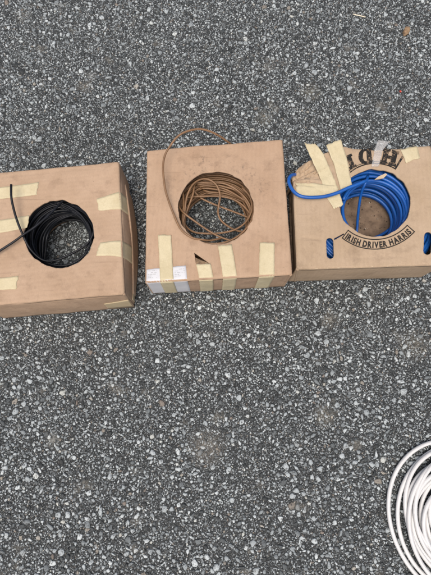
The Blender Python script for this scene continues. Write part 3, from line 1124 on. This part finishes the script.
# shred of board hanging into the hole, frayed fold
sv = [(374.6, 179.6), (379, 176.2), (385.8, 173.2), (387.4, 174.4), (383.6, 178.2), (378.6, 179.4)]
pv = [P(x, y, 0.079 - 0.0007 * k) for k, (x, y) in enumerate(sv)]
mesh_obj("torn_shred", pv + [p - Vector((0, 0, 0.0012)) for p in pv],
         [tuple(reversed(range(6))), tuple(range(6, 12))] + [(k, (k + 1) % 6, (k + 1) % 6 + 6, k + 6) for k in range(6)], M["flake"], B3.root, smooth=False)
for k in range(8):
    verts = []; faces = []
    x = 316 + k * 13.5 + random.uniform(-5, 5)
    y = 269.3 - (x - 296.8) * 4.7 / 148.2
    l_ = random.uniform(0.6, 2.2)
    b0 = len(verts)
    for (dx, dy, dz) in ((-l_, -0.6, -0.0002), (0, -0.9, 0.0001), (l_, -0.5, -0.0003), (l_ * 0.7, -0.1, -0.001), (-l_ * 0.6, -0.15, -0.001)):
        p = P(x + dx, y + dy, ZT)
        s = surf(B3, p, default=ZT - 0.001, off=0.0006)
        verts.append(s)
    verts.append(verts[b0 + 1] + Vector((0, -0.0003, 0.0005)))
    faces += [(b0 + 1, b0, b0 + 5), (b0, b0 + 4, b0 + 5), (b0 + 4, b0 + 3, b0 + 5), (b0 + 3, b0 + 2, b0 + 5), (b0 + 2, b0 + 1, b0 + 5)]
    mesh_obj("frayed_fold", verts, faces, M["flake"], B3.root)

# ------------------------------------------------------------------ cables
def coil_turns(tb, center, ri, ro, z0, z1, wr, seed, inner_layers=3, jitter=1.0, sides=7, seg=56, top_rows=2, limit=None):
    rnd = random.Random(seed)
    pitch_z = wr * 2.02
    pitch_r = wr * 1.95
    nz = int((z1 - z0) / pitch_z); nr = int((ro - ri) / pitch_r)
    path = []
    th = rnd.uniform(0, 6.28)
    prev = None
    order = []
    for L in range(nr - 1, -1, -1):
        rows = list(range(nz))
        if L >= inner_layers: rows = rows[-top_rows:]
        if (nr - L) % 2: rows = rows[::-1]
        for k in rows: order.append((L, k))
    for (L, k) in order:
        r = ri + (L + 0.5) * pitch_r + (0.5 * pitch_r if k % 2 else 0)
        z = z0 + (k + 0.5) * pitch_z
        amp = jitter * (1.0 if L < inner_layers else 0.4)
        if L == 0: r -= abs(rnd.gauss(0, 0.0022)) * jitter
        tilt = rnd.gauss(0, 0.010) * amp; tph = rnd.uniform(0, 6.28)
        ex, ey = rnd.gauss(0, 0.0012) * amp, rnd.gauss(0, 0.0012) * amp
        el = rnd.gauss(0, 0.014) * amp; eph = rnd.uniform(0, 6.28)
        cur = (r, z, tilt, tph, ex, ey, el, eph)
        for s in range(seg):
            t = s / seg
            a = th + 2 * math.pi * t
            def ev(c):
                rr = c[0] * (1 + c[6] * math.cos(2 * (a - c[7])))
                return Vector((center.x + c[4] + rr * math.cos(a), center.y + c[5] + rr * math.sin(a), c[1] + rr * c[2] * math.sin(a - c[3])))
            p = ev(cur)
            if prev is not None and t < 0.25:
                w = t / 0.25; w = w * w * (3 - 2 * w)
                p = ev(prev).lerp(p, w)
            p.z = min(max(p.z, z0 + wr), z1 - wr * 0.5)
            if limit:
                for (nx, ny, dd) in limit:
                    e = p.x * nx + p.y * ny - dd
                    if e > 0: p.x -= nx * e; p.y -= ny * e
            path.append(p)
        prev = cur
    tb.add(path, wr, sides)


def walls(B, k, gap):
    out = []
    for i in range(k):
        a, b = B.W[i], B.W[(i + 1) % k]
        d = Vector((b.x - a.x, b.y - a.y, 0)).normalized()
        n_ = Vector((d.y, -d.x, 0))
        out.append((n_.x, n_.y, n_.dot(a) - gap))
    return out


def loose(tb, pts, wr, step=0.004, sides=9):
    tb.add(catmull([P(*p) for p in pts], step), wr, sides)


def zm(ox, oy, sc):
    return lambda u, v, z: (ox + u / sc, oy + v / sc, z)


FL = ZB + 0.0035
GRP = "coils of single cable"
# black
tb = Tubes()
c1 = B1.hc + Vector((-0.0035, 0.002, 0))
coil_turns(tb, c1, 0.0475, 0.088, FL, 0.064, 0.0016, 3, inner_layers=4, jitter=1.1, sides=6)
W1 = 0.0017
q = zm(15, 190, 4.79)
loose(tb, [(11.1, 184.5, 0.101), (11.0, 191, 0.1), (11.4, 199, 0.098), (14.6, 213, 0.093), (18.6, 225, 0.089), (22.4, 234, 0.085), q(60, 262, 0.079), q(95, 308, 0.071), q(140, 338, 0.066), q(200, 335, 0.062), q(280, 300, 0.060), q(340, 262, 0.060), q(372, 215, 0.062), q(375, 165, 0.064), q(345, 112, 0.064), q(285, 72, 0.062)], W1)
loose(tb, [(-16, 262, 0.085), (-6, 254.5, 0.087), (4, 248, 0.088), (14, 241.5, 0.089), (23.4, 234.6, 0.0905), (31, 229.6, 0.089), q(112, 163, 0.088), q(180, 102, 0.084), q(230, 52, 0.076), q(262, 42, 0.06)], W1)
for k in range(4):
    s = random.Random(40 + k)
    d = 9 * k
    loose(tb, [q(190 - d, 52 + d * 0.4, 0.066 - 0.004 * k), q(262 - d, 80 + d * 0.5, 0.064 - 0.004 * k), q(318 - d * 0.7, 120 + s.uniform(-4, 10), 0.062 - 0.004 * k), q(352 - d * 0.4, 176, 0.060 - 0.004 * k), q(366 + s.uniform(-6, 3), 232, 0.058 - 0.004 * k), q(340, 290, 0.055)], W1)
for k in range(3):
    loose(tb, [q(128 + 6 * k, 345, 0.03), q(118 + 14 * k, 285, 0.034), q(128 + 14 * k, 215, 0.036 + 0.004 * k), q(180 + 8 * k, 148 + 4 * k, 0.036), q(260, 112 + 6 * k, 0.033), q(320, 108 + 6 * k, 0.03)], W1)
o = mesh_obj("cable_coil", tb.v, tb.f, M["black"], root=Vector((c1.x, c1.y, FL)))
tag(o, "coil of black cable in the left box, its ends lying over the cardboard", "cable", GRP)

# brown
tb = Tubes()
c_2 = B2.hc + Vector((0.0, 0.0, 0))
coil_turns(tb, c_2, 0.0555, 0.090, FL, 0.047, 0.0015, 5, inner_layers=4, jitter=1.5, sides=6)
W_2 = 0.00155
q = zm(170, 165, 4.79)
loose(tb, [q(250, 350, 0.058), (210, 240.5, 0.070), (201.5, 239.6, 0.0775), (194.5, 238.6, 0.0818), (188, 235.4, 0.0836), (181.8, 230.4, 0.085), (177.6, 223.4, 0.0855), (174, 215, 0.087), (169.4, 203, 0.09), (165, 188, 0.094), (163, 168, 0.099), (165, 155, 0.103), (170.5, 145.5, 0.107), (176.6, 137.5, 0.109), (185, 132, 0.110), (198.4, 129, 0.107), (209, 131, 0.102), (218, 135.2, 0.094), (226, 140.5, 0.083), (233, 146, 0.066), (236, 150, 0.045)], W_2)
loose(tb, [q(75, 332, 0.045), q(66, 290, 0.055), q(70, 235, 0.064), q(80, 155, 0.070), q(108, 95, 0.072), q(150, 68, 0.071), q(192, 72, 0.069), q(225, 100, 0.065), q(240, 145, 0.058), q(234, 190, 0.052), q(230, 230, 0.048), q(245, 266, 0.045), q(282, 296, 0.045), q(325, 316, 0.047), q(365, 318, 0.05)], W_2)
loose(tb, [q(40, 170, 0.06), q(46, 205, 0.068), q(75, 237, 0.072), q(120, 270, 0.070), q(170, 305, 0.066), q(230, 340, 0.062), q(290, 360, 0.06), q(330, 352, 0.058)], W_2)
loose(tb, [q(62, 230, 0.05), q(74, 288, 0.052), q(112, 320, 0.054), q(170, 328, 0.056), q(240, 326, 0.056), q(310, 310, 0.056), q(362, 274, 0.058), q(392, 215, 0.06), q(383, 152, 0.062), q(345, 108, 0.064)], W_2)
loose(tb, [q(58, 250, 0.062), q(68, 312, 0.066), q(102, 346, 0.069), q(152, 370, 0.071), q(220, 377, 0.072), q(282, 364, 0.072), q(342, 328, 0.072), q(388, 270, 0.072), q(402, 205, 0.070), q(394, 150, 0.066), q(360, 105, 0.06)], W_2)
loose(tb, [q(60, 165, 0.045), q(100, 153, 0.049), q(160, 150, 0.051), q(230, 150, 0.051), q(290, 160, 0.05), q(340, 186, 0.049), q(378, 226, 0.05), q(395, 260, 0.05)], W_2)
loose(tb, [q(105, 105, 0.05), q(126, 138, 0.046), q(160, 165, 0.043), q(230, 196, 0.040), q(300, 222, 0.039), q(372, 250, 0.041), q(398, 262, 0.045)], W_2)
loose(tb, [q(130, 70, 0.06), q(116, 100, 0.063), q(110, 140, 0.064), q(92, 190, 0.061), q(72, 250, 0.056), q(70, 310, 0.05)], W_2)
loose(tb, [q(62, 130, 0.066), q(66, 190, 0.066), q(62, 250, 0.064), q(74, 320, 0.06)], W_2)
for k in range(6):
    s = random.Random(70 + k)
    loose(tb, [q(120 + 10 * k, 84 + 9 * k, 0.062 - 0.005 * k), q(190, 82 + 11 * k + s.uniform(-5, 5), 0.062 - 0.005 * k), q(262, 92 + 11 * k + s.uniform(-5, 5), 0.06 - 0.005 * k), q(330, 128 + 9 * k + s.uniform(-6, 6), 0.058 - 0.004 * k), q(378 - 2 * k, 190 + s.uniform(-8, 8), 0.056 - 0.004 * k), q(392 - 3 * k, 250, 0.053 - 0.003 * k)], W_2)
o = mesh_obj("cable_coil", tb.v, tb.f, M["brown"], root=Vector((c_2.x, c_2.y, FL)))
tag(o, "tangled brown cable in the middle box, one loop arching over its back edge", "cable", GRP)

# blue
tb = Tubes()
c3 = B3.hc + Vector((0.003, -0.004, 0))
coil_turns(tb, c3, 0.049, 0.1005, FL, 0.067, 0.0026, 9, inner_layers=4, jitter=1.2, sides=9, top_rows=4,
           limit=[w for k, w in enumerate(walls(B3, 9, 0.0085)) if k in (0, 1, 2, 8)] + [(0, 1, P(360, 149.2, ZT).y - 0.0085)])
W3 = 0.0026
q = zm(330, 160, 4.267)
loose(tb, [(365.8, 180.9, 0.0885), (357, 184.6, 0.0895), (347.6, 188.2, 0.0895), (339.5, 192, 0.089), (330, 195.2, 0.0885), (321.6, 196.9, 0.0885), (309, 197.4, 0.089), (299.3, 195.6, 0.089), (292.6, 190, 0.088), (288.8, 182, 0.086), (290.0, 176.6, 0.084), (294.4, 174.6, 0.074), (299, 175.2, 0.056), (306, 177, 0.046), (314, 179, 0.042)], W3)
loose(tb, [(368, 176, 0.066), (366.4, 181.5, 0.073), (363.4, 187.5, 0.067), (361.2, 194, 0.056), (359.4, 204, 0.042), (358, 216, 0.027), (357.2, 228, 0.015), (356.6, 240, 0.011), (360, 250, 0.011)], 0.0021)
loose(tb, [q(170, 340, 0.010), q(215, 322, 0.0105), q(258, 293, 0.012), q(285, 255, 0.015), q(296, 210, 0.02), q(285, 165, 0.024), q(250, 135, 0.026)], W3)
loose(tb, [q(262, 325, 0.02), q(292, 285, 0.022), q(312, 235, 0.027), q(312, 180, 0.032), q(290, 135, 0.036), q(240, 105, 0.036)], W3)
loose(tb, [q(288, 300, 0.045), q(322, 240, 0.050), q(328, 180, 0.055), q(310, 130, 0.058), q(270, 90, 0.06), q(215, 62, 0.062), q(160, 52, 0.062)], W3)
loose(tb, [q(310, 270, 0.06), q(334, 215, 0.064), q(332, 165, 0.066), q(312, 120, 0.067), q(278, 85, 0.068), q(230, 58, 0.068)], W3)
o = mesh_obj("cable_coil", tb.v, tb.f, M["blue"], root=Vector((c3.x, c3.y, FL)))
tag(o, "coil of bright blue cable in the right box, its end curling over the taped corner", "cable", GRP)

# white coil lying on the ground at the lower right
tb = Tubes()
cw = P(458.2, 518.0, 0.0)
WR = 0.0029
rnd = random.Random(12)
path = []
turns = [(0.1035, 0.000, 0.000, 0.0), (0.0935, 0.003, 0.001, 0.0), (0.086, 0.004, 0.006, 0.0045), (0.0885, 0.009, -0.005, 0.0085), (0.076, 0.000, 0.002, 0.0005),
         (0.079, 0.010, 0.009, 0.008), (0.067, -0.001, -0.007, 0.003), (0.070, 0.008, 0.005, 0.0085), (0.059, 0.002, 0.003, 0.0005),
         (0.061, 0.008, -0.007, 0.007), (0.051, 0.001, -0.004, 0.001), (0.050, 0.007, 0.006, 0.006), (0.042, 0.003, 0.000, 0.0005)]
th = 0.4
prev = None
for (r, dx, dy, dz) in turns:
    el = rnd.uniform(0.02, 0.075); eph = rnd.uniform(0, 3.14); tl = rnd.uniform(-0.03, 0.03); tp_ = rnd.uniform(0, 6.28)
    cur = (r, dx, dy, dz, el, eph, tl, tp_)
    for s in range(80):
        a = th + 2 * math.pi * s / 80
        def ev(c):
            rr = c[0] * (1 + c[4] * math.cos(2 * (a - c[5])))
            return Vector((cw.x + c[1] + rr * math.cos(a), cw.y + c[2] + rr * math.sin(a), max(0.0015 + WR, 0.0018 + WR + c[3] + c[0] * c[6] * math.sin(a - c[7]))))
        p = ev(cur)
        if prev is not None and s < 26:
            w = s / 26; w = w * w * (3 - 2 * w)
            p = ev(prev).lerp(p, w)
        path.append(p)
    prev = cur
tb.add(path, WR, 12)
o = mesh_obj("cable_coil", tb.v, tb.f, M["white"], root=Vector((cw.x, cw.y, 0.0018)))
tag(o, "loose coil of thick white cable lying directly on the asphalt", "cable", GRP)

# ------------------------------------------------------------------ small litter
def lump(px, py, rx, ry, rz, mat, name, label, cat, rot=0.0, seed=0):
    import bmesh
    bm = bmesh.new()
    bmesh.ops.create_icosphere(bm, subdivisions=3, radius=1.0)
    base = P(px, py, 0.001)
    for v in bm.verts:
        n_ = 1 + 0.35 * noise.noise(v.co * 1.7 + Vector((seed, 0, 0))) + 0.12 * noise.noise(v.co * 5 + Vector((seed, 2, 0)))
        v.co = Vector((v.co.x * rx * n_, v.co.y * ry * n_, max(-0.2, v.co.z) * rz * n_ + rz * 0.2))
        v.co.rotate(Matrix.Rotation(rot, 3, 'Z'))
    me = bpy.data.meshes.new(name)
    bm.to_mesh(me); bm.free()
    me.polygons.foreach_set("use_smooth", [True] * len(me.polygons))
    me.materials.append(mat)
    o = bpy.data.objects.new(name, me)
    o.location = base
    COL.objects.link(o)
    tag(o, label, cat)


lump(406, 32, 0.0062, 0.0095, 0.006, M["rock"], "pebble", "tan pebble lying loose on the asphalt near the top right corner", "pebble", -0.5, 3)
lump(400.5, 91.5, 0.0016, 0.0022, 0.0012, M["red"], "plastic_chip", "tiny red chip on the asphalt beyond the blue cable's box", "litter", 0.3, 7)
tb = Tubes()
tb.add(catmull([P(353.2, 14.2, 0.0028), P(357, 15.2, 0.0036), P(361, 16.0, 0.003), P(365.6, 17.2, 0.0026)], 0.003), 0.0011, 8)
rt_ = P(359, 15.6, 0.0018)
o = mesh_obj("stick", tb.v, tb.f, M["stick"], root=rt_)
tag(o, "small pale bleached stick lying near the tan pebble", "stick")


# crumbs of dirt on the floor of the right box
def crumbs():
    r = random.Random(31)
    verts = []; faces = []
    for k in range(420):
        a = r.uniform(0, 6.283); d = 0.05 * math.sqrt(r.random())
        c = Vector((B3.hc.x + d * math.cos(a), B3.hc.y + d * math.sin(a) + 0.004, ZB + 0.0034))
        s = 0.0003 + 0.0012 * r.random() ** 6
        b0 = len(verts)
        n = 5
        for (sc, z) in ((1.0, 0.0), (0.8, 0.7), (0.35, 1.1)):
            for j in range(n):
                t = 6.283 * j / n + r.uniform(-.3, .3)
                verts.append(c + Vector((math.cos(t) * s * sc * r.uniform(.7, 1.2), math.sin(t) * s * sc * r.uniform(.7, 1.2), s * z)))
        for q in range(2):
            for j in range(n):
                faces.append((b0 + q * n + j, b0 + q * n + (j + 1) % n, b0 + (q + 1) * n + (j + 1) % n, b0 + (q + 1) * n + j))
        faces.append(tuple(b0 + 2 * n + j for j in range(n)))
    o = mesh_obj("dirt", verts, faces, M["crumb"], root=Vector((B3.hc.x, B3.hc.y, ZB + 0.003)), smooth=False)
    tag(o, "dirt crumbs scattered on the cardboard floor inside the blue cable's box", "dirt", kind="stuff")


_t = NT("dirt_crumbs")
_t.l(_t.ramp(_t.n("ShaderNodeNewGeometry").outputs["Random Per Island"], [(0, (0.05, 0.037, 0.027)), (0.8, (0.14, 0.10, 0.07)), (0.93, (0.3, 0.26, 0.2)), (1.0, (0.55, 0.52, 0.46))]), _t.b.inputs["Base Color"])
set_spec(_t.b, 0.9, 0.2)
M["crumb"] = _t.m
crumbs()
